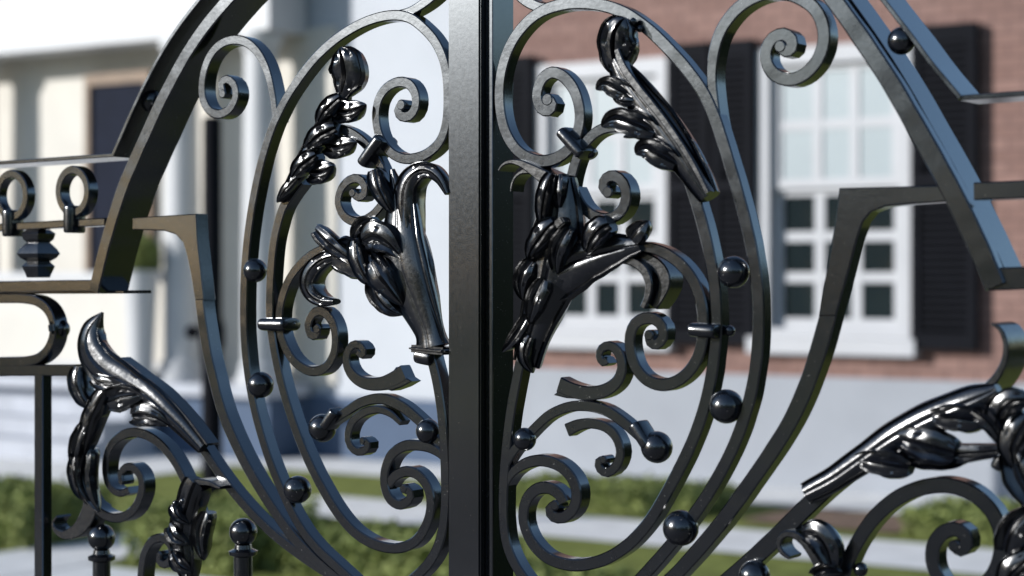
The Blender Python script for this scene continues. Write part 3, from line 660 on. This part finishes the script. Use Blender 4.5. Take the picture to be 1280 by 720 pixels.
# garden paths
sheet('front_path', fx(300, 7.3), 24, 7.3, 8.2, -.006, STONE)
sheet('side_path', -24, fx(330, 4.9), 3.4, 5.05, -.005, STONE)
sheet('house_path', xC+.06, 24, 9.4, YW-.055, -.004, STONE)
sheet('forecourt', -24, xC+.055, 6.0, YP, -.003, STONE)
sheet('entrance_path', up(92, HY, 5.6).x, up(205, HY, 5.6).x, 2.2, 6.0, -.001, STONE)
sheet('planting_bed', fx(960, 8.9), fx(1150, 8.9), 8.5, 9.3, .0, MULCH)
def hedge(xa, xb, ya, yb, h, label, n=5200):
    bm = bmesh.new()
    box(bm, xa+.05, xb-.05, ya+.05, yb-.05, -.02, h-.05)
    core = obj('hedge', bm, HEDG, None, None, label, 'hedge', None, 'clipped box hedges in the front garden')
    o = ORG[core]; bm = bmesh.new(); rnd = random.Random(int(xa*1000))
    n = int(min(14000, 2600*((xb-xa)*(yb-ya)+2*h*((xb-xa)+(yb-ya)))))
    A = [(xb-xa)*(yb-ya), (xb-xa)*h, (xb-xa)*h*.5, (yb-ya)*h, (yb-ya)*h]
    for _ in range(n):
        f = rnd.choices(range(5), A)[0]; u, v = rnd.random(), rnd.random()
        if f == 0: p = Vector((xa+u*(xb-xa), ya+v*(yb-ya), h))
        elif f in (1, 2): p = Vector((xa+u*(xb-xa), ya if f == 1 else yb, v*h))
        else: p = Vector((xa if f == 3 else xb, ya+u*(yb-ya), v*h))
        p += Vector((rnd.gauss(0, .018), rnd.gauss(0, .018), rnd.gauss(0, .018)+.02*noise.noise(p*4)))
        s = rnd.uniform(.014, .03); d1 = Vector((rnd.gauss(0, 1), rnd.gauss(0, 1), rnd.gauss(0, 1))).normalized(); d2 = d1.orthogonal().normalized()
        vs = [bm.verts.new(p+d1*s), bm.verts.new(p+d2*s*.55), bm.verts.new(p-d1*s), bm.verts.new(p-d2*s*.55)]
        bm.faces.new(vs)
    obj('foliage', bm, HEDG, core)
    return core
hedge(fx(-300, 5.5), fx(80, 5.5), 5.2, 5.9, .26, 'low clipped hedge at far left behind the tall straight picket')
hedge(fx(210, 5.5), fx(338, 5.5), 5.2, 5.9, .26, 'short clipped hedge beside the entrance path, below the lamp post')
hedge(fx(346, 5.7), fx(610, 5.7), 5.4, 6.0, .17, 'low clipped hedge before the dark blue porch base')
hedge(fx(650, 8.7), fx(885, 8.7), 8.5, 9.2, .12, 'thin far hedge strip between path and brick house, left of the tall bracket')
hedge(fx(640, 5.9), fx(850, 5.9), 5.2, 5.9, .06, 'very low hedge near the gate under the right oval')
hedge(fx(1095, 5.9), fx(1420, 5.9), 5.2, 5.8, .12, 'low green hedge in the lower right corner')
hedge(fx(1160, 8.9), fx(1420, 8.9), 8.5, 9.2, .12, 'far hedge to the right of the brown planting bed')
# shrub by the door
def shrub(px, py, y, r, label):
    c = up(px, py, y); bm = bmesh.new(); rnd = random.Random(5)
    for _ in range(1500):
        d0 = Vector((rnd.gauss(0, 1), rnd.gauss(0, 1), rnd.gauss(0, 1))).normalized()*r*rnd.uniform(.5, 1)
        p = c+Vector((d0.x, d0.y, d0.z*1.2)); s = rnd.uniform(.02, .04)
        d1 = Vector((rnd.gauss(0, 1), rnd.gauss(0, 1), rnd.gauss(0, 1))).normalized(); d2 = d1.orthogonal().normalized()
        bm.faces.new([bm.verts.new(p+d1*s), bm.verts.new(p+d2*s*.5), bm.verts.new(p-d1*s), bm.verts.new(p-d2*s*.5)])
    t = empty('potted_shrub', (c.x, y, zP), label, 'shrub')
    obj('foliage', bm, HEDG, t)
    lathe('pot', t, 0, None, [(r*.6, zP+.001), (r*.9, c.z-r*.8), (r*1.0, c.z-r*.8), (r*1.0, c.z-r*.65), (r*.5, c.z-r*.7)], y, 20, WHITE, x=c.x)
shrub(176, 322, YW-.6, .17, 'small green shrub in a white pot beside the dark blue door')

# ---- evergreens added out of view to darken reflections in the iron
def added_conifer(x, y, h, r, label, seed):
    t = empty('evergreen_tree', (x, y, -.01), label, 'tree', 'evergreens around the garden'); rnd = random.Random(seed)
    lathe('trunk', t, 0, None, [(.16, -.02), (.12, h*.4), (.03, h*.97)], y, 10, WOOD, x=x)
    bm = bmesh.new()
    for _ in range(9000):
        u = 1-math.sqrt(rnd.random()); a = rnd.random()*6.283; z = .25+u*(h-.25)
        rr = r*(1-u)**.8*(.55+.45*math.sqrt(rnd.random()))*(1+.18*math.sin(a*5+z*3))
        q = Vector((x+rr*math.cos(a), y+rr*math.sin(a), z)); s = rnd.uniform(.10, .22)
        d1 = Vector((math.cos(a), math.sin(a), rnd.uniform(-.7, .1))).normalized(); d2 = Vector((-math.sin(a), math.cos(a), rnd.gauss(0, .5))).normalized()
        bm.faces.new([bm.verts.new(q+d1*s), bm.verts.new(q+d2*s*.5), bm.verts.new(q-d1*s), bm.verts.new(q-d2*s*.5)])
    obj('crown', bm, ADDGREEN, t)
for i, (x, y, h, r) in enumerate(((2.6, 4.4, 2.5, .95), (4.4, 5.6, 3.0, 1.2), (6.4, 6.6, 3.4, 1.3), (4.6, 3.0, 2.6, 1.1))):
    added_conifer(x, y, h, r, ['small dark evergreen nearest the gate at right', 'broad dark evergreen second from the gate at right', 'tall dark evergreen farthest right by the brick house', 'rounded dark evergreen standing outside the row at right'][i], 20+i)

# unseen wood added behind the viewer, a dark backdrop for the iron's reflections
bm = bmesh.new(); rnd = random.Random(3)
for _ in range(7000):
    a = math.radians(rnd.uniform(-75, 140)); rr = rnd.uniform(52, 64)
    top = 9.5+2.2*math.sin(a*9)+1.4*math.sin(a*23+1)
    q = Vector((-math.sin(a)*rr, -math.cos(a)*rr, top*rnd.random()**.8)); sz = rnd.uniform(.7, 1.4)
    d1 = Vector((rnd.gauss(0, 1), rnd.gauss(0, 1), rnd.gauss(0, 1))).normalized(); d2 = d1.orthogonal().normalized()
    bm.faces.new([bm.verts.new(q+d1*sz), bm.verts.new(q+d2*sz*.7), bm.verts.new(q-d1*sz), bm.verts.new(q-d2*sz*.7)])
obj('far_wood', bm, ADDGREEN, None, None, 'dark leafy wood far across the road behind the viewer', 'wood', 'stuff')

# ================================================================== LIGHT
AZ, EL = math.radians(41), math.radians(17.5)     # azimuth measured from -Y towards -X
sd = Vector((-math.sin(AZ)*math.cos(EL), -math.cos(AZ)*math.cos(EL), math.sin(EL)))
W = bpy.data.worlds.new('World'); S.world = W; W.use_nodes = True
nt = W.node_tree; bg = nt.nodes['Background']
sky = nt.nodes.new('ShaderNodeTexSky'); sky.sky_type = 'NISHITA'; sky.sun_disc = False
sky.sun_elevation = EL; sky.sun_rotation = math.atan2(sd.x, sd.y)
sky.air_density = 1.0; sky.dust_density = .3; sky.ozone_density = 2.0
nt.links.new(sky.outputs[0], bg.inputs[0]); bg.inputs[1].default_value = .15
sl = bpy.data.lights.new('sun', 'SUN'); sl.energy = 5.0; sl.angle = math.radians(.5); sl.color = (1, .985, .97)
so = bpy.data.objects.new('sun', sl); COL.objects.link(so); so.rotation_euler = (-sd).to_track_quat('-Z', 'Y').to_euler(); so.location = (-6, -8, 8)
vs = S.view_settings; vs.view_transform = 'Standard'; vs.look = 'None'; vs.exposure = 0.22; vs.gamma = 1
S.render.film_transparent = False
